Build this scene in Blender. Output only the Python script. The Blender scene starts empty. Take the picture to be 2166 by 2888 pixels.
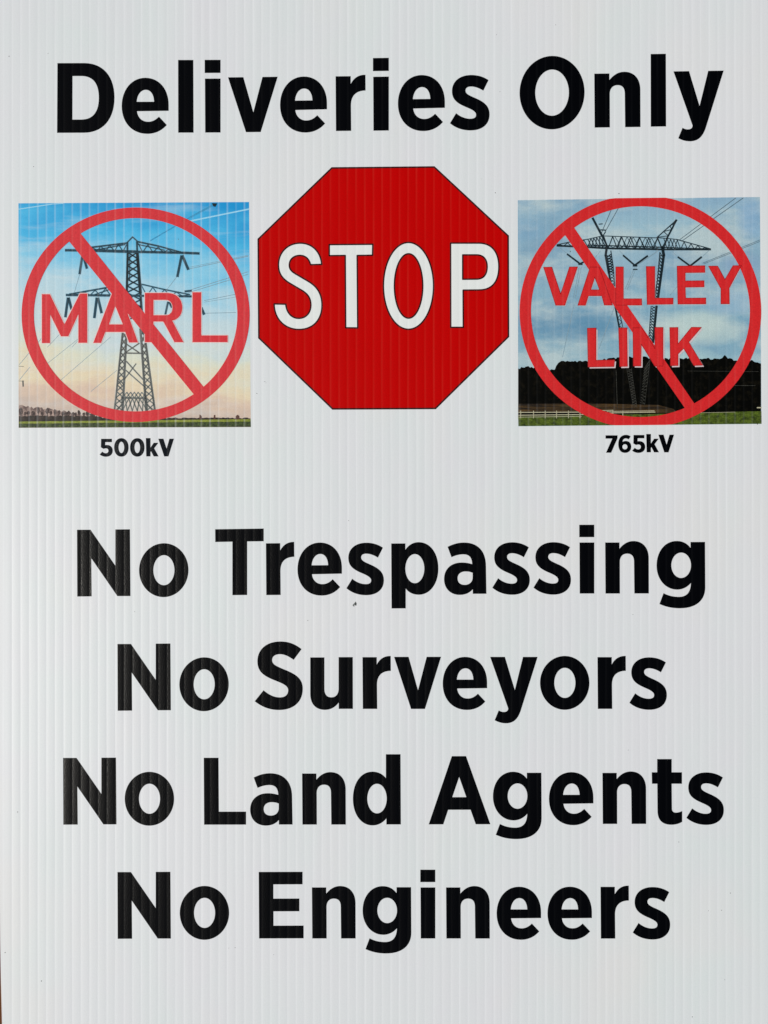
import bpy, math, random
from mathutils import Vector
from mathutils.geometry import tessellate_polygon

random.seed(7)
S = bpy.context.scene
COL = S.collection

# ------------------------------------------------------------------ camera
SIGN_H = 0.6096                      # an 18 x 24 inch corrugated plastic sign
U = SIGN_H / 2888.0                  # metres per printed unit (the sign face is 2166 x 2888 units)
BASE_Z = 0.0242                      # the sign lies face up on the deck boards
FOV = math.radians(42)
DIST = SIGN_H / 2 / math.tan(FOV / 2)
cam = bpy.data.cameras.new('camera')
cam.sensor_fit = 'VERTICAL'
cam.angle = FOV
cam.clip_start = 0.01
cam.clip_end = 200
cam_o = bpy.data.objects.new('camera', cam)
COL.objects.link(cam_o)
cam_o.location = (0, 0, BASE_Z + DIST)           # straight above the sign, its top edge towards +Y
cam_o.rotation_euler = (0, 0, 0)
S.camera = cam_o

# ------------------------------------------------------------------ light
sdir = Vector((-0.55, -0.13, 1.0)).normalized()          # high, from the left
SUN_EL = math.asin(sdir.z)
w = bpy.data.worlds.new('World')
S.world = w
w.use_nodes = True
nt = w.node_tree
sky = nt.nodes.new('ShaderNodeTexSky')
sky.sky_type = 'NISHITA'
sky.sun_disc = False
sky.sun_elevation = SUN_EL
sky.sun_rotation = math.atan2(sdir.x, sdir.y)
sky.air_density = 1.0
sky.dust_density = 1.0
sky.ozone_density = 1.0
nt.links.new(sky.outputs[0], nt.nodes['Background'].inputs[0])
nt.nodes['Background'].inputs[1].default_value = 0.05
sun = bpy.data.lights.new('sun', 'SUN')
sun.energy = 2.72
sun.angle = math.radians(9)
sun.color = (1.0, 0.962, 0.876)
sun_o = bpy.data.objects.new('sun', sun)
COL.objects.link(sun_o)
sun_o.rotation_euler = sdir.to_track_quat('Z', 'Y').to_euler()
sun_o.location = sdir * 3
S.view_settings.view_transform = 'Standard'
S.view_settings.look = 'None'
S.view_settings.exposure = 0.0
S.view_settings.gamma = 1.0
S.view_settings.use_curve_mapping = False

# ------------------------------------------------------------------ materials
def lin(c):
    return tuple((v / 12.92 if v <= 0.04045 else ((v + 0.055) / 1.055) ** 2.4) for v in (x / 255.0 for x in c))

K = 1.12                                   # white plastic 0.8 shows as about 0.7 in the picture
def ink(r, g, b):
    return tuple(min(0.9, v * K) for v in lin((r, g, b)))

PITCH = 24.27 * U                          # one flute
WEB0 = (9.4 - 1083) * U                    # x of the first web

def node(nt, kind, **kw):
    n = nt.nodes.new(kind)
    for k, v in kw.items():
        setattr(n, k, v)
    return n

def math_node(nt, op, a, b=None, c=None):
    n = nt.nodes.new('ShaderNodeMath')
    n.operation = op
    for i, v in enumerate((a, b, c)):
        if v is None:
            continue
        if isinstance(v, (int, float)):
            n.inputs[i].default_value = v
        else:
            nt.links.new(v, n.inputs[i])
    return n.outputs[0]

def mix(nt, fac, a, b, kind='MIX'):
    n = nt.nodes.new('ShaderNodeMix')
    n.data_type = 'RGBA'
    n.blend_type = kind
    for i, v in ((0, fac), (6, a), (7, b)):
        if isinstance(v, (int, float)):
            n.inputs[i].default_value = v
        elif isinstance(v, tuple):
            n.inputs[i].default_value = (*v[:3], 1)
        else:
            nt.links.new(v, n.inputs[i])
    return n.outputs[2]

def noise(nt, vec, scale, detail=2.0, rough=0.5):
    n = nt.nodes.new('ShaderNodeTexNoise')
    n.inputs['Scale'].default_value = scale
    n.inputs['Detail'].default_value = detail
    n.inputs['Roughness'].default_value = rough
    if vec is not None:
        nt.links.new(vec, n.inputs['Vector'])
    return n.outputs[0]

def stretch(nt, vec, s):
    n = nt.nodes.new('ShaderNodeMapping')
    n.inputs['Scale'].default_value = s
    nt.links.new(vec, n.inputs['Vector'])
    return n.outputs[0]

def remap(nt, v, a, b, c, d):
    n = nt.nodes.new('ShaderNodeMapRange')
    nt.links.new(v, n.inputs[0])
    for i, x in enumerate((a, b, c, d)):
        n.inputs[1 + i].default_value = x
    return n.outputs[0]

def printed(name, colour, web=0.10, grain=0.05, rough=0.42, spec=0.28, painter=None, webtint=(1, 1, 1), bump=0.06):
    """Sheet plastic or ink on it: colour, fine print grain, thin paler stripe over every web."""
    m = bpy.data.materials.new(name)
    m.use_nodes = True
    nt = m.node_tree
    bs = nt.nodes['Principled BSDF']
    tc = node(nt, 'ShaderNodeTexCoord')
    obj = tc.outputs['Object']
    sep = node(nt, 'ShaderNodeSeparateXYZ')
    nt.links.new(obj, sep.inputs[0])
    if painter:
        col = painter(nt, obj, sep)
    else:
        rgb = node(nt, 'ShaderNodeRGB')
        rgb.outputs[0].default_value = (*colour, 1)
        col = rgb.outputs[0]
    # speckle of the print
    g1 = noise(nt, obj, 1500, 1.0)
    g = remap(nt, g1, 0.3, 0.7, 1 - grain, 1 + grain)
    cg = node(nt, 'ShaderNodeCombineColor')
    for i in range(3):
        nt.links.new(g, cg.inputs[i])
    col = mix(nt, 1.0, col, cg.outputs[0], 'MULTIPLY')
    # stripe over the webs, its edge wandering a little and its strength uneven
    wob = noise(nt, stretch(nt, obj, (60, 1, 9)), 1.0, 3.0)
    x = math_node(nt, 'ADD', sep.outputs[0], remap(nt, wob, 0.2, 0.8, -0.00035, 0.00035))
    u = math_node(nt, 'MULTIPLY', math_node(nt, 'SUBTRACT', x, WEB0 - 40 * PITCH), 1 / PITCH)
    d = math_node(nt, 'ABSOLUTE', math_node(nt, 'SUBTRACT', math_node(nt, 'FRACT', math_node(nt, 'ADD', u, 0.5)), 0.5))
    mask = remap(nt, d, 0.15, 0.03, 0.0, 1.0)
    amp = remap(nt, noise(nt, stretch(nt, obj, (190, 1, 14)), 1.0, 2.0), 0.3, 0.7, 0.12, 1.2)
    mask = math_node(nt, 'MULTIPLY', math_node(nt, 'MULTIPLY', mask, amp), web)
    col = mix(nt, mask, col, webtint)
    nt.links.new(col, bs.inputs['Base Color'])
    bs.inputs['Roughness'].default_value = rough
    bs.inputs['Specular IOR Level'].default_value = spec
    b = node(nt, 'ShaderNodeBump')
    b.inputs['Strength'].default_value = bump
    b.inputs['Distance'].default_value = 0.0005
    nt.links.new(noise(nt, obj, 1500, 2.0), b.inputs['Height'])
    nt.links.new(b.outputs[0], bs.inputs['Normal'])
    return m

def paint_white(nt, obj, sep):
    a = noise(nt, stretch(nt, obj, (9, 1, 6)), 1.0, 4.0, 0.55)
    b = noise(nt, stretch(nt, obj, (14, 1, 10)), 1.7, 4.0, 0.55)
    col = mix(nt, remap(nt, a, 0.38, 0.62, 0, 1), (0.782, 0.790, 0.800), (0.752, 0.798, 0.788))
    col = mix(nt, remap(nt, b, 0.45, 0.70, 0, 0.7), col, (0.784, 0.776, 0.798))
    e = noise(nt, stretch(nt, obj, (5, 2, 4)), 2.3, 3.0, 0.5)
    col = mix(nt, remap(nt, e, 0.52, 0.72, 0, 0.6), col, (0.800, 0.796, 0.770))
    s = noise(nt, stretch(nt, obj, (420, 1, 4)), 1.0, 2.0)
    k = remap(nt, s, 0.3, 0.7, 0.985, 1.015)
    cc = node(nt, 'ShaderNodeCombineColor')
    for i in range(3):
        nt.links.new(k, cc.inputs[i])
    return mix(nt, 1.0, col, cc.outputs[0], 'MULTIPLY')

def unit_axes(nt, sep):
    """printed units on the sign face: px from the left edge, py from the top edge"""
    px = math_node(nt, 'ADD', math_node(nt, 'MULTIPLY', sep.outputs[0], 1 / U), 1083)
    py = math_node(nt, 'SUBTRACT', 2888, math_node(nt, 'MULTIPLY', sep.outputs[2], 1 / U))
    return px, py

def ramp(nt, fac, stops, a, b):
    n = node(nt, 'ShaderNodeValToRGB')
    nt.links.new(remap(nt, fac, a, b, 0, 1), n.inputs[0])
    el = n.color_ramp.elements
    while len(el) < len(stops):
        el.new(0.5)
    for e, (p, c) in zip(el, stops):
        e.position = (p - a) / (b - a)
        e.color = (*ink(*c), 1)
    return n.outputs[0]

def paint_evening_sky(nt, obj, sep):
    px, py = unit_axes(nt, sep)
    cl = noise(nt, stretch(nt, obj, (22, 1, 55)), 1.0, 5.0, 0.6)
    tilt = math_node(nt, 'ADD', py, math_node(nt, 'MULTIPLY', math_node(nt, 'SUBTRACT', px, 380), -0.10))
    yy = math_node(nt, 'ADD', tilt, remap(nt, cl, 0.25, 0.75, -70, 70))
    col = ramp(nt, yy, [(560, (22, 146, 206)), (660, (70, 178, 222)), (760, (132, 198, 224)), (840, (178, 209, 220)),
                        (950, (198, 213, 214)), (1015, (214, 216, 196)), (1075, (224, 208, 176)), (1120, (214, 190, 168)),
                        (1170, (196, 178, 164))], 550, 1200)
    wisp = noise(nt, stretch(nt, obj, (9, 1, 70)), 1.3, 4.0, 0.6)
    col = mix(nt, remap(nt, wisp, 0.52, 0.72, 0, 0.38), col, ink(214, 218, 216))
    return col

def paint_cloudy_sky(nt, obj, sep):
    px, py = unit_axes(nt, sep)
    col = ramp(nt, py, [(550, (136, 170, 192)), (640, (148, 182, 196)), (760, (142, 174, 190)), (860, (130, 170, 188)), (930, (116, 158, 180)),
                        (1040, (142, 178, 190)), (1110, (156, 186, 192))], 540, 1200)
    c1 = noise(nt, stretch(nt, obj, (16, 1, 34)), 1.0, 5.0, 0.58)
    c2 = noise(nt, stretch(nt, obj, (11, 3, 26)), 2.1, 5.0, 0.6)
    col = mix(nt, remap(nt, c1, 0.46, 0.68, 0, 0.7), col, ink(110, 148, 174))
    col = mix(nt, remap(nt, c2, 0.46, 0.64, 0, 0.8), col, ink(184, 200, 200))
    def bank(cx, cy, rx, ry, amount, c):      # one cloud or gap of the printed photograph
        dx = math_node(nt, 'MULTIPLY', math_node(nt, 'SUBTRACT', px, cx), 1 / rx)
        dy = math_node(nt, 'MULTIPLY', math_node(nt, 'SUBTRACT', py, cy), 1 / ry)
        d2 = math_node(nt, 'ADD', math_node(nt, 'MULTIPLY', dx, dx), math_node(nt, 'MULTIPLY', dy, dy))
        d2 = math_node(nt, 'ADD', d2, remap(nt, c1, 0.3, 0.7, -0.5, 0.5))
        return mix(nt, remap(nt, d2, 1.0, 0.1, 0, amount), col, ink(*c))
    col = bank(1620, 915, 150, 50, 0.85, (86, 136, 166))
    col = bank(1480, 650, 90, 45, 0.5, (112, 156, 188))
    col = bank(1960, 930, 150, 55, 0.8, (188, 206, 200))
    col = bank(1930, 1010, 110, 40, 0.6, (176, 204, 200))
    col = bank(2090, 740, 70, 40, 0.6, (126, 154, 184))
    col = bank(2060, 850, 90, 40, 0.5, (148, 178, 200))
    col = bank(2120, 620, 50, 70, 0.5, (130, 168, 204))
    return col

def paint_mottle(c0, c1, sx, sz, lo=0.4, hi=0.65):
    def f(nt, obj, sep):
        n = noise(nt, stretch(nt, obj, (sx, 1, sz)), 1.0, 5.0, 0.65)
        return mix(nt, remap(nt, n, lo, hi, 0, 1), ink(*c0), ink(*c1))
    return f

M = {
    'plastic': printed('white_corrugated_plastic', None, web=0.36, grain=0.018, rough=0.40, spec=0.35, painter=paint_white, webtint=(0.90, 0.91, 0.92)),
    'black': printed('black_ink', ink(1, 1, 1.5), web=0.003, grain=0.3, rough=0.235, spec=0.15, bump=0.12),
    'navy': printed('blue_black_ink', ink(10, 15, 22), web=0.008, grain=0.3, rough=0.235, spec=0.15, bump=0.12),
    'red': printed('stop_red_ink', ink(186, 0, 0), web=0.04, grain=0.07, rough=0.4, spec=0.05, webtint=(0.95, 0.25, 0.15)),
    'maroon': printed('dark_outline_ink', ink(52, 8, 10), web=0.02, grain=0.2, rough=0.45, spec=0.12),
    'cream': printed('letter_white_ink', ink(223, 226, 222), web=0.2, grain=0.012, rough=0.42, spec=0.25),
    'ring': printed('symbol_red_ink', ink(208, 52, 58), web=0.10, grain=0.10, rough=0.45, spec=0.15, webtint=(0.95, 0.45, 0.40)),
    'ring2': printed('symbol_bright_red_ink', ink(205, 36, 38), web=0.04, grain=0.10, rough=0.45, spec=0.15, webtint=(0.95, 0.45, 0.40)),
    'ring_edge': printed('symbol_dark_red_edge', ink(158, 22, 26), web=0.04, grain=0.10, rough=0.45, spec=0.1),
    'fringe_blue': printed('printed_blue_fringe', ink(98, 146, 168), web=0.12, grain=0.2, spec=0.2),
    'fringe_sand': printed('printed_sand_fringe', ink(158, 160, 152), web=0.12, grain=0.2, spec=0.2),
    'fringe_grey': printed('printed_grey_fringe', ink(104, 132, 146), web=0.05, grain=0.2, spec=0.2),
    'mauve': printed('letter_shade_ink', ink(196, 176, 180), web=0.1, grain=0.06, spec=0.2),
    'pale': printed('pale_shadow_ink', ink(204, 186, 188), web=0.1, grain=0.06),
    'halo': printed('pale_pink_ink', ink(226, 196, 192), web=0.1, grain=0.05),
    'evening': printed('printed_evening_sky', None, web=0.20, grain=0.05, spec=0.2, painter=paint_evening_sky, webtint=(0.86, 0.93, 0.95)),
    'cloudy': printed('printed_cloudy_sky', None, web=0.06, grain=0.07, spec=0.2, painter=paint_cloudy_sky),
    'steel': printed('printed_steel_blue', ink(28, 62, 76), web=0.08, grain=0.3, spec=0.2),
    'steel_mid': printed('printed_lattice_grey', ink(84, 88, 86), web=0.08, grain=0.3, spec=0.2),
    'dark_steel': printed('printed_dark_steel', ink(20, 34, 40), web=0.03, grain=0.3, spec=0.2),
    'wire': printed('printed_wire_grey', ink(126, 152, 164), web=0.08, grain=0.15, spec=0.2),
    'wire_dark': printed('printed_wire_dark', ink(78, 98, 108), web=0.03, grain=0.15, spec=0.2),
    'cable': printed('printed_cable_blue', ink(58, 146, 188), web=0.10, grain=0.15, spec=0.2),
    'contrail': printed('printed_contrail', ink(150, 206, 230), web=0.1, grain=0.06, spec=0.2),
    'lightlattice': printed('printed_pale_lattice', ink(62, 62, 56), web=0.03, grain=0.5, spec=0.2),
    'bare_trees': printed('printed_bare_trees', None, web=0.10, grain=0.2, spec=0.2, painter=paint_mottle((96, 78, 74), (178, 154, 142), 420, 260)),
    'crown': printed('printed_bare_crown', None, web=0.12, grain=0.3, spec=0.2, painter=paint_mottle((44, 34, 33), (104, 84, 78), 900, 900, 0.42, 0.66)),
    'hedge': printed('printed_hedge', None, web=0.10, grain=0.2, spec=0.2, painter=paint_mottle((28, 24, 22), (62, 50, 42), 300, 300)),
    'bright_grass': printed('printed_bright_grass', None, web=0.2, grain=0.2, spec=0.2, painter=paint_mottle((112, 124, 36), (150, 156, 66), 150, 500)),
    'dark_grass': printed('printed_dark_grass', None, web=0.14, grain=0.3, spec=0.2, painter=paint_mottle((34, 44, 24), (76, 92, 44), 500, 500)),
    'wood_mass': printed('printed_dark_wood', None, web=0.004, grain=0.4, spec=0.06, painter=paint_mottle((3, 3, 1), (26, 22, 13), 260, 240, 0.5, 0.8)),
    'bank': printed('printed_brown_bank', None, web=0.03, grain=0.2, spec=0.2, painter=paint_mottle((24, 17, 9), (84, 62, 30), 40, 700)),
    'field': printed('printed_green_field', None, web=0.04, grain=0.3, spec=0.2, painter=paint_mottle((36, 48, 10), (88, 106, 30), 260, 420, 0.35, 0.65)),
    'fence': printed('printed_fence_white', ink(176, 172, 142), web=0.03, grain=0.15, spec=0.2),
    'rust': printed('printed_rust_tree', ink(86, 56, 46), web=0.1, grain=0.3, spec=0.2),
    'speck': printed('grey_dirt', ink(112, 116, 114), web=0.0, grain=0.2, spec=0.2),
    'speck_dark': printed('dark_dirt', ink(70, 74, 72), web=0.0, grain=0.2, spec=0.2),
}

def wood_material():
    m = bpy.data.materials.new('brown_stained_wood')
    m.use_nodes = True
    nt = m.node_tree
    bs = nt.nodes['Principled BSDF']
    tc = node(nt, 'ShaderNodeTexCoord')
    info = node(nt, 'ShaderNodeObjectInfo')
    add = node(nt, 'ShaderNodeVectorMath', operation='ADD')
    nt.links.new(tc.outputs['Object'], add.inputs[0])
    nt.links.new(info.outputs['Random'], add.inputs[1])
    gr = noise(nt, stretch(nt, add.outputs[0], (160, 4, 160)), 1.0, 6.0, 0.6)
    col = mix(nt, remap(nt, gr, 0.3, 0.7, 0, 1), (0.10, 0.030, 0.011), (0.21, 0.070, 0.026))
    nt.links.new(col, bs.inputs['Base Color'])
    bs.inputs['Roughness'].default_value = 0.7
    bs.inputs['Specular IOR Level'].default_value = 0.15
    b = node(nt, 'ShaderNodeBump')
    b.inputs['Strength'].default_value = 0.3
    b.inputs['Distance'].default_value = 0.002
    nt.links.new(gr, b.inputs['Height'])
    nt.links.new(b.outputs[0], bs.inputs['Normal'])
    return m
M['wood'] = wood_material()

# ------------------------------------------------------------------ objects
def link(name, mesh, parent=None, **props):
    o = bpy.data.objects.new(name, mesh)
    COL.objects.link(o)
    if parent:
        o.parent = parent
    for k, v in props.items():
        o[k] = v
    return o

PANEL_T = 0.004
# the deck under the sign: stained boards running away from the camera's left and right
deck = link('wooden_deck', None, kind='structure', label='brown stained wooden boards under the sign')
BW, BT, BH = 0.138, 0.02, 1.6
c = 0.002
prof = [(-BW / 2, 0), (BW / 2, 0), (BW / 2, BT - c), (BW / 2 - c, BT), (-BW / 2 + c, BT), (-BW / 2, BT - c)]
vs = [(x, y, z) for y in (-BH / 2, BH / 2) for x, z in prof]
n = len(prof)
fs = [(i, n + i, n + (i + 1) % n, (i + 1) % n) for i in range(n)] + [tuple(range(n)), tuple(range(2 * n - 1, n - 1, -1))]
bm_ = bpy.data.meshes.new('plank')
bm_.from_pydata(vs, [], fs)
bm_.update()
bm_.materials.append(M['wood'])
for i in range(-5, 6):
    p = link('plank', bm_, deck)
    p.location = (i * (BW + 0.004) + 0.04, 0, 0)

sign = link('yard_sign', None, label='white corrugated plastic sign with black lettering, red stop octagon and two pylon pictures', category='sign')
sign.location = (0, -SIGN_H / 2, BASE_Z)
sign.rotation_euler = (math.radians(-90), 0, 0)          # printed face up, back skin on the boards

# ---- profile of the front skin: each flute a shallow pillow between two webs
AMP = 0.000065
STEPS = (0.0, 0.06, 0.14, 0.26, 0.38, 0.5, 0.62, 0.74, 0.86, 0.94)
def relief(x):
    t = ((x - WEB0) / PITCH) % 1.0
    return AMP * (1 - abs(2 * t - 1) ** 2.6)
def slope(x):
    e = PITCH * 0.01
    return (relief(x + e) - relief(x - e)) / (2 * e)
BREAKS = [WEB0 + (k + s) * PITCH for k in range(-3, 93) for s in STEPS]

def P(px, py):
    return ((px - 1083) * U, (2888 - py) * U)

def strips(poly):
    """cut a convex polygon [(x,z)] along the flute breaks"""
    lo, hi = min(p[0] for p in poly), max(p[0] for p in poly)
    cuts = [b for b in BREAKS if lo + 1e-7 < b < hi - 1e-7]
    out, rest = [], poly
    for b in cuts:
        left, right = [], []
        for i, p in enumerate(rest):
            q = rest[(i + 1) % len(rest)]
            (left if p[0] <= b else right).append(p)
            if p[0] == b:
                right.append(p)
            if (p[0] < b) != (q[0] < b) and p[0] != b and q[0] != b:
                t = (b - p[0]) / (q[0] - p[0])
                m_ = (b, p[1] + t * (q[1] - p[1]))
                left.append(m_)
                right.append(m_)
        if len(left) > 2:
            out.append(left)
        rest = right
        if len(rest) < 3:
            break
    if len(rest) > 2:
        out.append(rest)
    return out

LAYER = 0.00003
def ink_mesh(name, polys, mat, layer, parent, **props):
    """polys: convex polygons in printed units; a film of ink that follows the flutes"""
    vs, idx, fs = [], {}, []
    for poly in polys:
        pts = [P(*p) for p in poly]
        a = sum(pts[i][0] * pts[(i + 1) % len(pts)][1] - pts[(i + 1) % len(pts)][0] * pts[i][1] for i in range(len(pts)))
        if abs(a) < 1e-12:
            continue
        if a < 0:
            pts.reverse()
        for s in strips(pts):
            f = []
            for x, z in s:
                k = (round(x, 7), round(z, 7))
                if k not in idx:
                    idx[k] = len(vs)
                    vs.append((x, -relief(x) - LAYER * layer, z))
                if idx[k] not in f:
                    f.append(idx[k])
            if len(f) > 2:
                fs.append(f)
    me = bpy.data.meshes.new(name)
    me.from_pydata(vs, [], fs)
    me.update()
    me.polygons.foreach_set('use_smooth', [True] * len(me.polygons))
    nrm = []
    for x, y, z in vs:
        v = Vector((-slope(x), -1, 0)).normalized()
        nrm.append(v)
    me.normals_split_custom_set_from_vertices(nrm)
    me.materials.append(M[mat])
    return link(name, me, parent, **props)

# ---- outlines
def bez(p0, p1, p2, p3, n=14):
    out = []
    for i in range(1, n + 1):
        t = i / n
        a, b, c_, d = (1 - t) ** 3, 3 * t * (1 - t) ** 2, 3 * t * t * (1 - t), t ** 3
        out.append((a * p0[0] + b * p1[0] + c_ * p2[0] + d * p3[0], a * p0[1] + b * p1[1] + c_ * p2[1] + d * p3[1]))
    return out

def path(s):
    """'x y x y C x1 y1 x2 y2 x y ...' with ';' between contours, 'O cx cy rx ry' an ellipse"""
    res = []
    for part in s.split(';'):
        t = part.replace(',', ' ').split()
        if t[0] == 'O':
            cx, cy, rx, ry = map(float, t[1:5])
            k = float(t[5]) if len(t) > 5 else 2.0
            pts = []
            for i in range(72):
                a = 2 * math.pi * i / 72
                ca, sa = math.cos(a), math.sin(a)
                pts.append((cx + rx * math.copysign(abs(ca) ** (2 / k), ca), cy + ry * math.copysign(abs(sa) ** (2 / k), sa)))
            res.append(pts)
            continue
        pts, i = [], 0
        while i < len(t):
            if t[i] == 'C':
                v = list(map(float, t[i + 1:i + 7]))
                pts += bez(pts[-1], (v[0], v[1]), (v[2], v[3]), (v[4], v[5]))
                i += 7
            else:
                pts.append((float(t[i]), float(t[i + 1])))
                i += 2
        d2 = (pts[0][0] - pts[-1][0]) ** 2 + (pts[0][1] - pts[-1][1]) ** 2
        if d2 < 1e-6:
            pts.pop()
        res.append(pts)
    return res

def fill(contours):
    flat = [p for c_ in contours for p in c_]
    tris = tessellate_polygon([[Vector((p[0], p[1], 0)) for p in c_] for c_ in contours])
    return [[flat[i] for i in t] for t in tris]

def stroke(pts, wd, closed=False):
    out = []
    n_ = len(pts)
    for i in range(n_ if closed else n_ - 1):
        a, b = pts[i], pts[(i + 1) % n_]
        dx, dy = b[0] - a[0], b[1] - a[1]
        L = math.hypot(dx, dy)
        if L < 1e-6:
            continue
        h = wd / 2
        ex, ey = (dx / L * h * 0.5, dy / L * h * 0.5)
        nx, ny = -dy / L * h, dx / L * h
        out.append([(a[0] - ex + nx, a[1] - ey + ny), (b[0] + ex + nx, b[1] + ey + ny), (b[0] + ex - nx, b[1] + ey - ny), (a[0] - ex - nx, a[1] - ey - ny)])
    return out

def zoomed(contours, z, ox, oy):
    return [[(ox + x / z, oy + y / z) for x, y in c_] for c_ in contours]

# ---- the panel: front skin, back skin and the webs between them
X0, X1 = -1083 * U, 1083 * U
def left_edge(t):                            # t: 0 bottom .. 1 top; the cut edge bows a little
    return X0 + (-4.2 + 10.0 * math.exp(-t / 0.11)) * U
ROWS = 24
xs = sorted([b for b in BREAKS if b > X0 + 16 * U and b < X1 + 6 * U] + [X1 + 7 * U])
vs, fs, nr = [], [], []
for r in range(ROWS + 1):
    t = r / ROWS
    z = -4 * U + t * (SIGN_H + 8 * U)
    for x in [left_edge(t)] + xs:
        vs.append((x, -relief(x), z))
        nr.append(Vector((-slope(x), -1, 0)).normalized())
W = len(xs) + 1
for r in range(ROWS):
    for i in range(W - 1):
        fs.append((r * W + i, r * W + i + 1, (r + 1) * W + i + 1, (r + 1) * W + i))
nfront = len(vs)
ZB, ZT = -4 * U, SIGN_H + 4 * U
def quad(a, b, c_, d, nn):
    k = len(vs)
    vs.extend((a, b, c_, d))
    nr.extend([Vector(nn)] * 4)
    fs.append((k, k + 1, k + 2, k + 3))
T = 0.00035
for y, nn in ((T, (0, 1, 0)), (PANEL_T - T, (0, -1, 0)), (PANEL_T, (0, 1, 0))):      # inner faces of both skins, back face
    quad((xs[-1], y, ZB), (X0 + 6 * U, y, ZB), (X0 + 6 * U, y, ZT), (xs[-1], y, ZT), nn)
k = math.ceil((X0 + 8 * U - WEB0) / PITCH)
while WEB0 + k * PITCH < xs[-1]:
    x = WEB0 + k * PITCH
    for dx, nn in ((-0.00018, (-1, 0, 0)), (0.00018, (1, 0, 0))):
        quad((x + dx, T, ZB), (x + dx, PANEL_T - T, ZB), (x + dx, PANEL_T - T, ZT), (x + dx, T, ZT), nn)
    k += 1
for r in range(ROWS):                                                              # cut edge of the front and back skins
    a, b = vs[r * W], vs[(r + 1) * W]
    quad((a[0], a[1], a[2]), (b[0], b[1], b[2]), (b[0], T, b[2]), (a[0], T, a[2]), (-1, 0, 0))
    quad((a[0], PANEL_T - T, a[2]), (b[0], PANEL_T - T, b[2]), (b[0], PANEL_T, b[2]), (a[0], PANEL_T, a[2]), (-1, 0, 0))
for z, nn in ((ZB, (0, 0, -1)), (ZT, (0, 0, 1))):
    for ya, yb in ((0, T), (PANEL_T - T, PANEL_T)):
        quad((X0 + 6 * U, ya, z), (xs[-1], ya, z), (xs[-1], yb, z), (X0 + 6 * U, yb, z), nn)
me = bpy.data.meshes.new('panel')
me.from_pydata(vs, [], fs)
me.update()
me.polygons.foreach_set('use_smooth', [True] * len(me.polygons))
me.normals_split_custom_set_from_vertices(nr)
me.materials.append(M['plastic'])
panel = link('panel', me, sign, label='white fluted plastic sheet')

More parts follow.
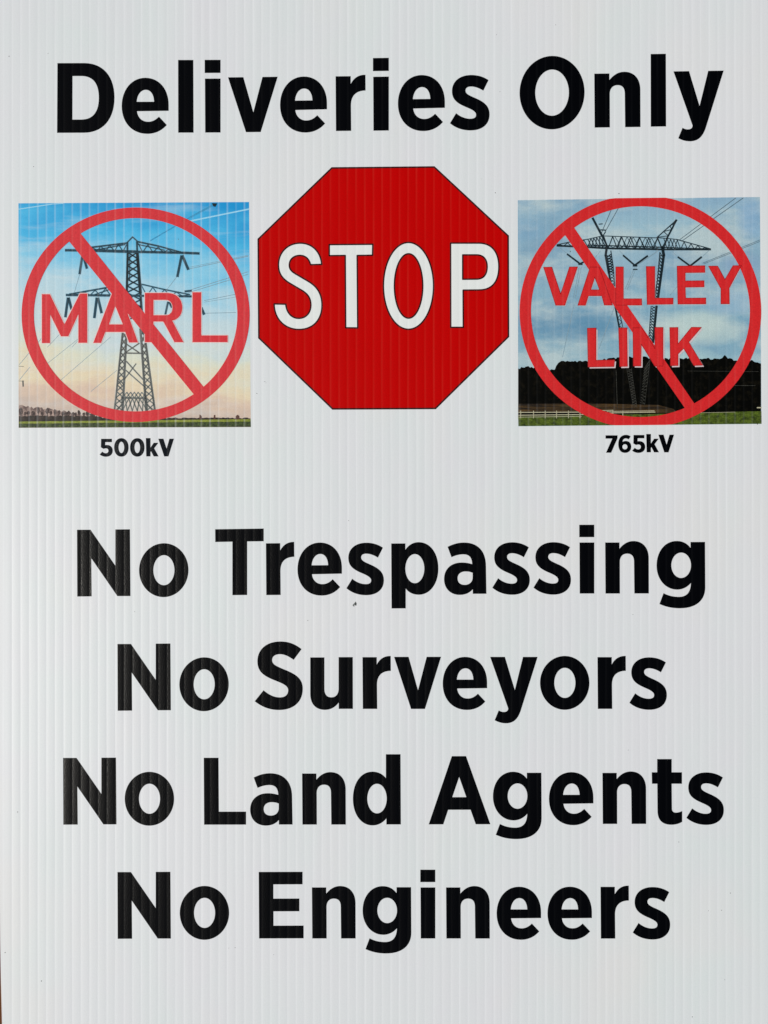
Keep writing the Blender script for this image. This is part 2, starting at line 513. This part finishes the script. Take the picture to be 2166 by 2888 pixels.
# ---- the black typeface, drawn at 3 units per printed unit: (left, baseline, outline)
G = {
 'e': (27, 531, '403 357 150 360 C 155 410 190 444 238 444 C 272 444 298 430 325 403 388 470 C 345 520 290 541 232 541 C 110 541 27 450 27 318 C 27 190 105 92 215 92 C 325 92 403 180 403 310; 147 284 286 284 C 284 228 260 189 220 189 C 180 189 152 228 147 284'),
 's': (441, 529, '750 136 708 220 C 670 197 640 186 608 186 C 580 186 566 198 566 217 C 566 240 585 252 640 276 C 720 311 758 345 758 412 C 758 490 700 537 610 537 C 550 537 490 520 441 477 490 397 C 530 430 570 443 605 443 C 635 443 650 432 650 412 C 650 392 630 375 575 352 C 500 320 457 290 457 220 C 457 145 515 93 608 93 C 662 93 710 108 750 136'),
 'p': (820, 526, '820 98 940 98 940 152 C 965 112 1005 88 1052 88 C 1150 88 1219 180 1219 312 C 1219 440 1150 533 1055 533 C 1010 533 970 517 943 480 943 648 823 648; O 1020 312 80 123'),
 'a': (1267, 524, '1297 126 C 1345 102 1385 90 1436 90 C 1555 90 1622 165 1622 290 1626 524 1510 524 1510 486 C 1485 515 1450 533 1400 533 C 1320 533 1267 478 1267 398 C 1267 315 1325 259 1415 259 C 1450 259 1478 264 1505 273 C 1502 215 1480 190 1430 190 C 1398 190 1365 198 1330 214; 1509 347 C 1490 338 1472 335 1450 335 C 1408 335 1382 357 1382 393 C 1382 428 1405 448 1442 448 C 1482 448 1509 422 1509 385'),
 'i': (64, 612, '65 180 190 180 190 612 67 612 | 63 30 190 30 190 135 63 135'),
 'n': (281, 612, '281 180 402 180 402 232 C 432 195 470 168 520 168 C 600 168 648 225 650 310 651 612 528 612 525 345 C 525 300 508 275 467 275 C 428 275 405 302 405 345 406 612 284 612'),
 'g': (716, 610, '1003 176 1126 176 1128 560 C 1128 680 1040 737 915 737 C 850 737 795 725 740 700 775 608 C 815 630 860 640 905 640 C 968 640 1004 605 1006 524 C 975 560 935 579 890 579 C 795 579 716 495 716 375 C 716 250 790 167 885 167 C 935 167 975 187 1003 226; O 924 373 83 107'),
 'S': (55, 627, '452 124 385 214 C 340 182 305 165 268 165 C 225 165 203 185 203 213 C 203 248 230 262 300 292 C 405 335 462 372 462 460 C 462 570 385 637 265 637 C 190 637 120 613 55 560 130 468 C 175 507 220 530 270 530 C 312 530 338 508 338 472 C 338 440 315 422 240 392 C 135 350 78 315 78 222 C 78 125 150 57 268 57 C 340 57 395 78 452 124'),
 'u': (525, 628, '525 192 645 192 645 455 C 645 505 665 530 703 530 C 742 530 765 503 765 455 765 190 885 190 886 628 766 628 766 575 C 738 612 700 636 650 636 C 570 636 525 585 525 500'),
 'r': (967, 628, '967 190 1088 190 1088 252 C 1112 205 1150 178 1206 180 1207 306 C 1130 308 1090 345 1090 425 1092 628 970 628'),
 'v': (1234, 629, '1234 188 1357 188 1437 470 1510 188 1632 188 1496 629 1378 629'),
 'y': (97, 628, '97 188 222 188 306 468 375 188 499 188 357 640 C 330 722 290 750 230 750 C 195 750 165 740 135 724 170 640 C 185 650 198 654 212 654 C 235 654 247 645 250 625'),
 'o': (519, 628, 'O 728 408 209 228; O 729 408 89 127'),
 'd': (346, 676, '625 82 749 82 752 676 629 676 629 625 C 600 662 560 684 512 684 C 415 684 346 590 346 458 C 346 325 412 229 510 229 C 560 229 598 250 625 283; O 550 457 82 125'),
 'A': (987, 675, '1183 98 1303 98 1509 675 1385 675 1341 552 1152 552 1111 675 987 675; 1245 275 1305 445 1187 445'),
 't': (714, 671, '760 122 883 122 883 234 970 234 970 331 883 331 885 540 C 885 562 897 575 918 575 C 937 575 955 570 972 561 972 653 C 945 670 915 678 880 678 C 805 678 763 640 763 560 761 331 716 331 714 234 760 234'),
 'E': (1049, 620, '1049 57 1420 57 1420 163 1173 163 1173 283 1393 283 1393 391 1174 391 1174 512 1429 512 1429 620 1052 620'),
 'N': (112, 668, '112 103 226 103 436 407 436 101 560 100 564 665 453 665 233 345 236 667 114 668'),
 'T': (1280, 656, '1280 97 1691 95 1691 203 1551 203 1551 656 1426 656 1426 204 1281 205'),
 'L': (1244, 647, '1244 81 1369 81 1372 537 1602 537 1602 647 1247 647'),
}
L1 = {   # glyphs only used in the larger top line
 'D': (62, 704, '65 114 290 114 C 450 114 548 225 548 408 C 548 590 450 704 290 704 62 704; 193 224 265 224 C 365 224 415 285 415 408 C 415 530 365 592 265 592 192 592'),
 'O': (106, 696, 'O 381 397 275 311; O 381 397 142 195'),
 'l': (1087, 703, '1087 88 1216 88 1218 703 1088 703'),
}
def place(ch, left, base, tilt, scale=1.0, name='letter', mat='black', layer=1, parent=None):
    ox, oy, s = (L1[ch] if ch in L1 else G[ch])
    k_ = (1 if ch in L1 else scale) / 3.0
    polys = []
    for sub in s.split('|'):
        polys += fill(path(sub))
    polys = [[(left + (x - ox) * k_, base + (y - oy) * k_ + tilt * (x - ox) * k_) for x, y in p] for p in polys]
    return ink_mesh(name, polys, mat, layer, parent or sign)

LINES = [
 (1.057, [('D', 161, 374.8), ('e', 343.3, 374.2), ('l', 502.3, 374.2), ('i', 577.7, 374), ('v', 643, 373.6), ('e', 789.8, 371.4), ('r', 946.5, 369.6), ('i', 1052.2, 368.8), ('e', 1122.2, 367.2), ('s', 1269, 366), ('O', 1465.3, 362.4), ('n', 1676, 360), ('l', 1835, 357.4), ('y', 1899.3, 356.4)]),
 (1.0, [('N', 217.3, 1682.4), ('o', 392.3, 1682), ('T', 606.8, 1679), ('r', 750, 1678.3), ('e', 839, 1677), ('s', 977, 1676.3), ('p', 1103.3, 1675.4), ('a', 1252.3, 1674.9), ('s', 1388.5, 1674.8), ('s', 1504.6, 1674.6), ('i', 1634, 1674), ('n', 1706.7, 1674), ('g', 1851.7, 1673.5)]),
 (1.0, [('N', 331.3, 2004.6), ('o', 505.9, 2004), ('S', 718.3, 2000), ('u', 875, 1999.4), ('r', 1022.3, 1999.3), ('v', 1111.3, 1999.5), ('e', 1248.5, 1999), ('y', 1382.3, 1999.2), ('o', 1523, 1999.2), ('r', 1685, 1999.2), ('s', 1775, 1999.2)]),
 (1.0, [('N', 178, 2325.8), ('o', 351.7, 2326), ('L', 574.7, 2325.8), ('a', 705.5, 2325.5), ('n', 852, 2325.5), ('d', 995.3, 2325.3), ('A', 1209, 2325), ('g', 1390.2, 2324.3), ('e', 1548.2, 2324), ('n', 1699, 2323.7), ('t', 1838, 2323.7), ('s', 1935.7, 2323.7)]),
 (1.0, [('N', 331.3, 2647.7), ('o', 507, 2648), ('E', 729.7, 2646.7), ('n', 879.7, 2646.7), ('g', 1022.7, 2646.7), ('i', 1185.7, 2646.7), ('n', 1258, 2646.7), ('e', 1400.6, 2647), ('e', 1544, 2647), ('r', 1693.6, 2647), ('s', 1784.4, 2647)]),
]
for sc_, row in LINES:
    for i, (ch, lx, by) in enumerate(row):
        a, b = row[max(0, i - 1)], row[min(len(row) - 1, i + 1)]
        place(ch, lx, by, (b[2] - a[2]) / (b[1] - a[1]), sc_)

# ---- small captions under the pictures (7.213 drawn units per printed unit)
Z7 = 7.213
five = '110 127 330 127 330 195 195 195 192 255 C 205 252 215 252 228 252 C 300 252 347 300 347 368 C 347 445 290 492 210 492 C 160 492 115 475 80 445 135 388 C 160 410 180 420 205 420 C 235 420 258 400 258 370 C 258 340 238 322 208 322 C 190 322 175 326 160 332 105 300'
zero = 'O 522 302 147 188 2.15; O 522 302 56 115'
kay = '1020 112 1115 112 1115 305 1180 208 1275 208 1190 320 1280 485 1180 485 1125 380 1115 398 1115 485 1028 485'
vee = '1272 125 1378 125 1440 325 1500 125 1592 125 1480 485 1393 485'
seven = '128 128 372 128 372 190 243 482 137 482 265 195 128 195'
six = '640 150 600 212 C 580 200 560 192 540 192 C 505 192 480 215 475 258 C 495 248 515 243 540 243 C 610 243 652 290 652 360 C 652 435 600 485 525 485 C 435 485 387 420 387 305 C 387 190 445 118 545 118 C 580 118 612 130 640 150; O 522 362 50 52'
def caption(s, ox, oy, dx, dy, mat):
    pol = fill(zoomed(path(s), Z7, ox + dx / Z7, oy + dy / Z7))
    ink_mesh('caption_letter', pol, mat, 1, sign)
for s, dx in ((five, 0), (zero, 0), (zero, 324), (kay, 0), (vee, 0)):
    caption(s, 270, 1220, dx, 0, 'navy')
for s, dx, dy in ((seven, 0, 0), (six, 0, 0), (five, 588, -6), (kay, -64, -11), (vee, -70, -10)):
    caption(s, 1690, 1210, dx, dy, 'navy' if 0 else 'black')

# ---- STOP octagon
octo = zoomed([[(515, 74), (1145, 68), (1600, 492), (1602, 1112), (1153, 1554), (520, 1557), (66, 1120), (62, 512)]], 2.183, 700, 440)[0]
stop = ink_mesh('stop_octagon', fill([octo]), 'red', 1, sign, label='printed red stop octagon')
ink_mesh('border', stroke(octo, 4.6, True), 'maroon', 2, stop)
STOPS = [
 ('815 475 640 480 C 620 390 560 335 475 335 C 375 335 310 400 310 485 C 310 555 350 590 430 635 600 735 C 740 815 820 930 820 1110 C 820 1350 670 1490 460 1490 C 260 1490 75 1350 72 1090 255 1095 C 265 1230 350 1315 455 1315 C 570 1315 645 1230 645 1110 C 645 1000 600 930 480 865 310 765 C 190 690 140 610 140 480 C 140 290 280 142 480 142 C 660 142 800 270 815 475', 5.53, 760),
 ('932 166 1612 160 1608 332 1368 336 1376 1466 1188 1463 1181 336 932 339', 5.53, 760),
 ('O 402 639 309 535; O 403 640 174 396', 4.366, 1060),
 ('920 112 1270 112 C 1430 112 1515 225 1515 402 C 1515 590 1430 690 1270 690 1075 692 1077 1150 922 1150; 1070 258 1240 258 C 1330 258 1370 320 1370 400 C 1370 500 1325 555 1240 555 1070 557', 4.366, 1060),
]
for s, z, ox in STOPS:
    cs = zoomed(path(s), z, ox, 660)
    ink_mesh('letter_shade', fill(cs), 'mauve', 2, stop)
    ink_mesh('letter', fill([[(x, y - 1.5) for x, y in c_] for c_ in cs]), 'cream', 2.5, stop)
    ol = []
    for c_ in cs:
        ol += stroke(c_, 4.4, True)
    ink_mesh('letter_outline', ol, 'maroon', 3, stop)

# ---- left picture: lattice tower against an evening sky
ZL, OLX, OLY = 2.242, 0, 540
def lp(*pts):
    return [(OLX + x / ZL, OLY + y / ZL) for x, y in pts]
def segs(lines, conv):
    out = []
    for x1, y1, x2, y2, wd in lines:
        out += stroke(conv((x1, y1), (x2, y2)), wd / ZL)
    return out
def zigzag(a0, a1, b0, b1, n_, wd, cross=False):
    """lattice between two rails a0-a1 and b0-b1"""
    out = []
    f = lambda p, q, t: (p[0] + (q[0] - p[0]) * t, p[1] + (q[1] - p[1]) * t)
    for i in range(n_):
        t0, t1 = i / n_, (i + 1) / n_
        p, q = f(a0, a1, t0), f(b0, b1, t1)
        r, s = f(b0, b1, t0), f(a0, a1, t1)
        if cross or i % 2 == 0:
            out.append((*p, *q, wd))
        if cross or i % 2 == 1:
            out.append((*r, *s, wd))
    return out

def soft(lines, conv, mat, parent, layer, extra=5.5):
    # the print bleeds: a paler fringe along the drawn steelwork
    ink_mesh('print_fringe', segs([(a, b, c_, d, wd + extra) for a, b, c_, d, wd in lines], conv), mat, layer, parent)

pic_l = ink_mesh('printed_picture', [lp((117, 75), (1575, 67), (1586, 1490), (118, 1495))], 'evening', 1, sign,
                 label='picture of a lattice pylon at sunset under a red prohibition ring')
def ragged(x0, x1, ytop, ybot, step, amp, conv, f=None):
    out, x = [], x0
    y = ytop(x0)
    while x < x1:
        nx = min(x1, x + step * random.uniform(0.6, 1.4))
        ny = ytop(nx) + random.uniform(-amp, amp)
        out.append(conv((x, y), (nx, ny), (nx, ybot), (x, ybot)))
        x, y = nx, ny
    return out
ink_mesh('treeline', ragged(119, 640, lambda x: 1356 + (x - 119) * 0.11 + (10 if x > 420 else 0), 1430, 12, 9, lp), 'bare_trees', 2, pic_l)
x = 132
while x < 600:                                 # bare crowns standing out of the hedge
    rx, ry = random.uniform(8, 15), random.uniform(13, 26) * (1 - (x - 130) / 1100)
    cy = 1428 - ry - random.uniform(6, 26) * (1 - (x - 130) / 700)
    ring_ = [(x + rx * random.uniform(.75, 1.2) * math.cos(k * math.pi / 7), cy + ry * random.uniform(.75, 1.15) * math.sin(k * math.pi / 7)) for k in range(14)]
    ink_mesh('bare_tree', fill([lp(*ring_)]) + [lp((x - 2.5, cy), (x + 2.5, cy), (x + 2.5, 1425), (x - 2.5, 1425))], 'crown', 2.5, pic_l)
    x += random.uniform(16, 34)
ink_mesh('hedge', ragged(119, 1583, lambda x: 1420 if x < 640 else 1432, 1455, 16, 4, lp), 'hedge', 3, pic_l)
ink_mesh('bright_grass', [lp((119, 1455), (1585, 1440), (1585, 1458), (119, 1470))], 'bright_grass', 4, pic_l)
ink_mesh('dark_grass', [lp((119, 1468), (1585, 1455), (1586, 1489), (119, 1494))], 'dark_grass', 5, pic_l)
ink_mesh('red_tree', [lp((1490, 1420), (1502, 1412), (1514, 1420), (1514, 1442), (1490, 1442))] + [lp((1262, 1410), (1275, 1420), (1276, 1440), (1260, 1440))] + [lp((1352, 1415), (1362, 1412), (1362, 1440), (1350, 1440))], 'rust', 4, pic_l)
wires_l = [(1200, 624, 1568, 508, 4), (1192, 640, 1568, 524, 4), (1195, 490, 1568, 410, 4), (1185, 482, 1568, 404, 2.5), (1292, 690, 1492, 650, 3.5), (1292, 770, 1492, 766, 3.5), (1292, 700, 1540, 660, 2.5),
           (122, 1095, 262, 930, 3), (124, 1190, 190, 1110, 3), (260, 1120, 560, 880, 2.5), (330, 1240, 700, 920, 2.5), (300, 985, 380, 900, 2.5), (455, 985, 560, 870, 2.5), (505, 520, 470, 640, 3), (1122, 535, 1040, 640, 3), (575, 1265, 740, 1130, 2.5)]
for q in wires_l:
    ink_mesh('wire', segs([q], lp), 'wire', 2, pic_l)
for q in [(119, 112, 330, 80, 6), (1190, 190, 1573, 112, 9), (330, 80, 400, 76, 5)]:
    ink_mesh('contrail', segs([q], lp), 'contrail', 2, pic_l)
ink_mesh('upper_cable', segs([(950, 312, 1200, 165, 7), (1200, 165, 1350, 84, 11)], lp), 'cable', 3, pic_l)
ink_mesh('cable_clamp', [lp((1340, 74), (1374, 76), (1362, 98), (1348, 94))], 'dark_steel', 4, pic_l)
t = [(415, 372, 600, 374, 14), (600, 374, 870, 382, 17), (870, 382, 1150, 388, 14), (1150, 388, 1258, 392, 14),
     (575, 354, 805, 326, 9), (600, 372, 790, 336, 6), (870, 318, 1000, 345, 9), (1000, 345, 1150, 386, 8), (872, 335, 1040, 372, 5),
     (800, 328, 838, 288, 6), (838, 288, 872, 318, 6), (806, 322, 806, 384, 10), (866, 318, 868, 384, 10),
     (520, 408, 504, 520, 13), (528, 412, 549, 485, 13), (1148, 408, 1122, 537, 14), (1154, 408, 1190, 492, 15),
     (420, 655, 620, 657, 12), (620, 657, 880, 660, 13), (880, 660, 1220, 664, 11), (440, 650, 700, 604, 8), (600, 652, 716, 612, 5), (892, 586, 1030, 618, 6), (1030, 618, 1200, 652, 6),
     (430, 675, 414, 792, 14), (434, 675, 452, 742, 14), (612, 675, 597, 797, 14), (620, 675, 642, 766, 14), (1062, 700, 1046, 778, 10), (1070, 700, 1086, 732, 10), (1274, 738, 1290, 776, 14), (1170, 632, 1210, 628, 10)]
t += zigzag((580, 354), (805, 328), (590, 372), (805, 380), 8, 4) + zigzag((870, 322), (1130, 382), (870, 384), (1130, 388), 8, 4)
t += zigzag((470, 648), (700, 608), (470, 657), (700, 658), 7, 3.5) + zigzag((892, 590), (1190, 652), (892, 660), (1190, 662), 8, 3)
soft(t, lp, 'fringe_blue', pic_l, 1.8)
ink_mesh('tower_arms', segs(t, lp), 'steel', 4, pic_l)
t = [(808, 384, 802, 640, 13), (868, 384, 888, 640, 17), (822, 384, 820, 560, 4), (802, 640, 788, 820, 12), (888, 640, 905, 900, 13)]
t += zigzag((808, 384), (802, 640), (868, 384), (888, 640), 6, 7, True)
t += zigzag((802, 640), (788, 820), (888, 640), (898, 820), 4, 6, True)
soft(t, lp, 'fringe_blue', pic_l, 1.6)
ink_mesh('tower_shaft', segs(t, lp), 'dark_steel', 3, pic_l)
t = [(776, 890, 724, 1388, 9), (800, 890, 776, 1388, 11), (888, 870, 925, 1388, 12), (908, 860, 980, 1388, 10),
     (793, 1022, 905, 1024, 6), (768, 1305, 928, 1308, 9), (750, 1200, 772, 1230, 4), (800, 1075, 905, 1190, 5), (795, 1130, 920, 1240, 4), (785, 1190, 860, 1090, 4), (792, 960, 880, 1020, 5), (880, 960, 792, 1020, 5)]
t += zigzag((776, 890), (724, 1388), (800, 890), (776, 1388), 12, 4.5, True)
t += zigzag((888, 870), (925, 1388), (908, 870), (980, 1388), 12, 4.5, True)
t += zigzag((770, 1310), (928, 1310), (740, 1388), (965, 1388), 7, 4, True)
t += zigzag((780, 1270), (920, 1270), (770, 1305), (928, 1305), 6, 3, True)
soft(t, lp, 'fringe_sand', pic_l, 1.7)
ink_mesh('tower_legs', segs(t, lp), 'steel_mid', 4, pic_l)
ink_mesh('pole', segs([(119, 1105, 150, 1107, 3), (119, 1198, 152, 1200, 3), (145, 1198, 147, 1232, 9)], lp), 'steel_mid', 2, pic_l)

def ring(parent, cx, cy, rx, ry, irx, iry, slash, conv, mat, clip=None, layer=7):
    out = []
    N = 120
    for i in range(N):
        a, b = 2 * math.pi * i / N, 2 * math.pi * (i + 1) / N
        q = [(cx + rx * math.cos(a), cy + ry * math.sin(a)), (cx + rx * math.cos(b), cy + ry * math.sin(b)),
             (cx + irx * math.cos(b), cy + iry * math.sin(b)), (cx + irx * math.cos(a), cy + iry * math.sin(a))]
        if clip:
            q = [(x, min(max(y, clip[0](x)), clip[1](x))) for x, y in q]
        out.append(conv(*q))
    o = ink_mesh('prohibition_ring', out, mat, layer, parent)
    ink_mesh('slash', [conv(*slash)], mat, layer + 0.4, parent)
ring(pic_l, 858, 780, 721, 678, 643, 611, [(418, 292), (490, 241), (1312, 1266), (1249, 1312)], lp, 'ring')

MARL = ['118.6 830 141 830 182 915 226 828 246.2 828 246.2 967 221.5 967 221.5 886 193 948.7 172.4 948.7 142 887 141.3 967.8 118.6 967.8',
        '315.6 829 340.6 829 389.4 966.1 364.4 966.1 353.6 936.4 297.2 936.4 285.2 967.2 263.5 967.2; 325.4 863 347.1 915.1 307.4 915.1',
        '409 826.5 470 826.5 C 500 826.5 514 845 514 868 C 514 888 503 900 486 904.5 517.7 965.2 492.4 965.2 461 907 432.9 907 432.9 965.2 409 965.2; 433 846 466 846 C 480 846 487 855 487 868 C 487 882 480 889.2 466 889.2 433 889.2',
        '543 824.5 567.6 824.5 567.6 946.2 642.3 946.2 642.3 965.2 543 965.2']
for s in MARL:
    cs = path(s)
    ink_mesh('letter', fill(cs), 'ring', 9, pic_l)
    ol = []
    for c_ in cs:
        ol += stroke(c_, 4.0, True)
    ink_mesh('letter_edge', ol, 'halo', 6.6, pic_l)

# ---- right picture: tall guyed tower over a dark wood, cloudy sky
def rp(*pts):
    return [(1426 + x / ZL, 520 + y / ZL) for x, y in pts]
pic_r = ink_mesh('printed_picture', [rp((77, 100), (1608, 80), (1618, 1515), (80, 1530))], 'cloudy', 1, sign,
                 label='picture of a tall pylon under cloudy sky with a red prohibition ring')
tops = [(79, 1165), (130, 1150), (190, 1158), (260, 1170), (310, 1175), (330, 1125), (400, 1118), (520, 1122), (600, 1108), (700, 1098), (780, 1088), (900, 1095), (1020, 1102), (1100, 1100), (1200, 1098), (1290, 1104), (1370, 1102), (1385, 1084), (1410, 1098), (1450, 1112), (1500, 1100), (1560, 1118), (1616, 1128)]
def top_r(x):
    for a, b in zip(tops, tops[1:]):
        if a[0] <= x <= b[0]:
            return a[1] + (b[1] - a[1]) * (x - a[0]) / (b[0] - a[0])
    return tops[-1][1]
ink_mesh('dark_wood', ragged(79, 1615, top_r, 1478, 11, 7, rp), 'wood_mass', 3, pic_r)
ink_mesh('brown_bank', [rp((79, 1388), (500, 1385), (960, 1394), (1060, 1420), (1090, 1446), (79, 1440))], 'bank', 4, pic_r)
ink_mesh('green_field', [rp((79, 1468), (600, 1458), (1040, 1450), (1300, 1442), (1617, 1434), (1618, 1514), (81, 1529))], 'field', 4, pic_r)
f_ = [(80, 1442, 520, 1440, 5), (80, 1460, 500, 1455, 5), (80, 1472, 480, 1467, 3), (560, 1432, 680, 1428, 4), (600, 1446, 945, 1440, 5), (640, 1436, 940, 1432, 4), (1590, 1412, 1616, 1412, 7), (1140, 1446, 1450, 1440, 2)]
f_ += [(x, 1432, x, 1478, 4.5) for x in (95, 176, 250, 322, 397, 470, 678, 741)]
ink_mesh('rail_fence', segs(f_, rp), 'fence', 5, pic_r)
for q in [(466, 522, 428, 720, 4), (478, 522, 440, 720, 4), (432, 760, 360, 1090, 4), (815, 525, 757, 660, 4), (826, 525, 768, 665, 4), (690, 770, 590, 1040, 4), (340, 400, 392, 440, 3), (720, 420, 748, 452, 3), (1050, 420, 1092, 462, 3), (1290, 415, 1238, 462, 3), (975, 415, 850, 500, 3), (960, 420, 830, 512, 3), (1090, 640, 1040, 700, 3), (600, 420, 560, 470, 3)]:
    ink_mesh('wire', segs([q], rp), 'wire', 2, pic_r)
for q in [(1455, 86, 1100, 350, 4), (1502, 86, 1112, 360, 4.5), (1608, 352, 1245, 498, 3), (1608, 361, 1255, 502, 3), (668, 160, 604, 312, 4.5), (712, 152, 628, 302, 4.5)]:
    ink_mesh('cable', segs([q], rp), 'wire_dark', 2, pic_r)
t = [(325, 388, 500, 396, 11), (500, 396, 645, 405, 11), (645, 405, 1000, 412, 11), (1000, 412, 1295, 412, 10), (520, 384, 1000, 398, 6), (1000, 398, 1290, 408, 4),
     (325, 382, 420, 362, 5), (420, 362, 520, 347, 4), (520, 347, 612, 326, 4), (612, 326, 1000, 340, 4), (1000, 340, 1080, 348, 4), (1080, 348, 1295, 408, 5),
     (550, 214, 612, 330, 13), (612, 330, 645, 398, 9), (590, 252, 612, 250, 5), (600, 288, 634, 290, 6), (612, 330, 632, 300, 5),
     (1080, 226, 958, 335, 6), (1080, 226, 1018, 345, 10), (1020, 345, 990, 405, 9), (958, 335, 985, 400, 6), (1068, 240, 1080, 226, 12),
     (390, 442, 470, 502, 10), (470, 502, 500, 488, 9), (744, 450, 816, 512, 10), (816, 512, 897, 453, 11), (1090, 460, 1166, 516, 10), (1166, 516, 1238, 460, 11), (462, 505, 484, 505, 10), (806, 515, 830, 515, 10), (1155, 518, 1178, 518, 8), (806, 538, 832, 538, 6)]
t += zigzag((1080, 226), (958, 335), (1080, 226), (1018, 345), 6, 4, False)
t += zigzag((340, 380), (520, 347), (340, 389), (520, 396), 7, 4) + zigzag((520, 347), (612, 328), (520, 396), (640, 404), 5, 4.5, True)
t += zigzag((620, 328), (990, 340), (620, 404), (990, 410), 13, 5) + zigzag((690, 330), (960, 338), (700, 404), (960, 410), 7, 2.5, True) + zigzag((1000, 342), (1085, 352), (1000, 410), (1090, 411), 4, 4, True) + zigzag((1085, 352), (1280, 405), (1085, 411), (1280, 412), 9, 4)
t += zigzag((520, 384), (1290, 408), (520, 397), (1290, 412), 34, 2.5)
t += [(640, 395, 632, 450, 14), (632, 450, 652, 560, 13), (652, 560, 720, 915, 10), (665, 420, 680, 520, 5), (680, 520, 690, 640, 4), (722, 820, 745, 920, 4),
      (990, 395, 1000, 450, 18), (1000, 450, 960, 740, 15), (975, 430, 960, 600, 5), (960, 600, 940, 740, 5), (955, 770, 932, 1000, 13), (920, 770, 905, 970, 4)]
t += zigzag((632, 450), (652, 560), (668, 440), (684, 560), 7, 6, True) + zigzag((652, 560), (672, 660), (684, 560), (692, 660), 5, 3, True)
t += zigzag((700, 800), (720, 915), (722, 800), (745, 915), 5, 3, False)
t += zigzag((975, 430), (940, 740), (1000, 450), (960, 740), 15, 4, True) + zigzag((925, 770), (905, 970), (955, 770), (932, 1000), 12, 3.5, True)
soft(t, rp, 'fringe_grey', pic_r, 1.7, 2.5)
ink_mesh('tower_lattice', segs(t, rp), 'dark_steel', 4, pic_r)
for q in (zigzag((765, 1165), (808, 1410), (795, 1165), (830, 1410), 30, 2.2) + [(765, 1165, 808, 1410, 1.5), (795, 1165, 830, 1410, 1.5)], zigzag((875, 1165), (852, 1380), (912, 1100), (878, 1400), 26, 2.0) + [(914, 1100, 878, 1400, 1.6)], [(698, 1175, 706, 1420, 2.5)]):
    ink_mesh('tower_foot', segs(q, rp), 'lightlattice', 4.5, pic_r)
for q in ((1150, 1180, 1600, 1184, 1.4), (1450, 1272, 1580, 1272, 2)):
    ink_mesh('wire', segs([q], rp), 'lightlattice', 4.5, pic_r)

yt = lambda x: 88 - (x - 690) * 0.010
yb = lambda x: 1524 - (x - 650) * 0.008
ring(pic_r, 852, 805, 764, 738, 692, 666, [(352, 288), (408, 238), (1216, 1420), (1156, 1448)], rp, 'ring2', (yt, yb))
Z4 = 4.484
def vl(s, ox, oy):
    return zoomed(path(s), Z4, ox, oy)
VALLEY = [vl('372 960 475 958 587 1300 700 956 800 955 640 1440 525 1440', 1450, 540),
          vl('960 958 1075 958 1240 1438 1140 1438 1108 1320 938 1320 900 1440 805 1440; 1018 1085 1080 1245 968 1245', 1450, 540),
          vl('1285 955 1380 955 1380 1358 1610 1358 1612 1438 1285 1438', 1450, 540),
          vl('118 950 225 950 225 1350 458 1350 455 1425 130 1430', 1796, 540),
          vl('508 945 858 940 858 1025 610 1028 610 1132 848 1130 848 1208 610 1212 615 1350 870 1348 870 1423 518 1425', 1796, 540),
          vl('905 945 1020 945 1112 1115 1215 940 1320 938 1165 1225 1168 1422 1062 1422 1062 1230', 1796, 540)]
LINK = [vl('925 340 1035 338 1035 745 1270 742 1262 825 935 830', 1450, 850),
        vl('1320 338 1425 335 1432 822 1335 825', 1450, 850),
        vl('-51 335 60 335 228 600 228 330 330 330 330 818 225 818 55 540 52 818 -45 818', 1796, 850),
        vl('415 332 518 330 518 540 690 328 815 330 655 515 830 808 720 812 592 595 520 665 520 812 425 815', 1796, 850)]
for cs in VALLEY + LINK:
    ink_mesh('letter', fill(cs), 'ring2', 9, pic_r)
    ol = []
    for c_ in cs:
        ol += stroke(c_, 1.8, True)
    ink_mesh('letter_edge', ol, 'ring_edge', 9.4, pic_r)
    d = 4.2 if cs in LINK else 1.8
    sh = [[(x + d, y + d) for x, y in c_] for c_ in cs]
    ink_mesh('letter_shadow', fill(sh), 'pale', 6.6, pic_r)

# ---- dirt on the sheet
def speck(name, pts, mat):
    ink_mesh(name, fill([pts]), mat, 2, sign)
speck('dirt_fleck', [(1003, 1696.5), (1006, 1702), (1005, 1708), (1002, 1707.5), (999.8, 1705), (1000, 1701)], 'speck_dark')
speck('dirt_fleck', [(1000.5, 1700), (999.6, 1705), (999.5, 1711), (995, 1709), (994.6, 1705.5)], 'speck')
SP = [(868, 1750, 1.3), (663, 2672.5, 1.5), (645.5, 2674, 1), (772, 2692, 1), (2060, 2518.5, 1.6), (2035, 2567, 1.6), (1998, 2568.5, 1), (1952.5, 2868, 1.8), (2044, 2763, 1.2), (1914.5, 2374.5, 1.4), (1772, 2115.5, 1.1), (1785, 1733, 1.2), (503.5, 674.5, 1.6), (1608.5, 709.5, 2), (1745.5, 546, 2), (1397, 544, 1.8), (1357, 505, 0.8), (747, 1076, 1.4), (725, 1110, 1.2), (135.5, 151, 1.2), (25.5, 159, 1.8), (1400, 98, 1), (1567, 70, 1.2), (1410, 258.5, 1), (14.5, 2686.5, 1.8), (117, 2766.5, 1.8), (95, 470, 1.4), (50, 2290, 1.6), (983.5, 1468, 1.2), (2124.5, 1119.5, 1.4), (2136, 1196, 2), (1966, 712.5, 1.2), (380, 1725, 1.2), (723, 1109, 1.2), (750, 1080, 1)]
for x, y, r in SP:
    r *= 0.8
    a0 = random.random() * 6
    speck('dirt_speck', [(x + r * random.uniform(.7, 1.2) * math.cos(a0 + k * math.pi / 3), y + r * random.uniform(.7, 1.2) * math.sin(a0 + k * math.pi / 3)) for k in range(6)], 'speck_dark')
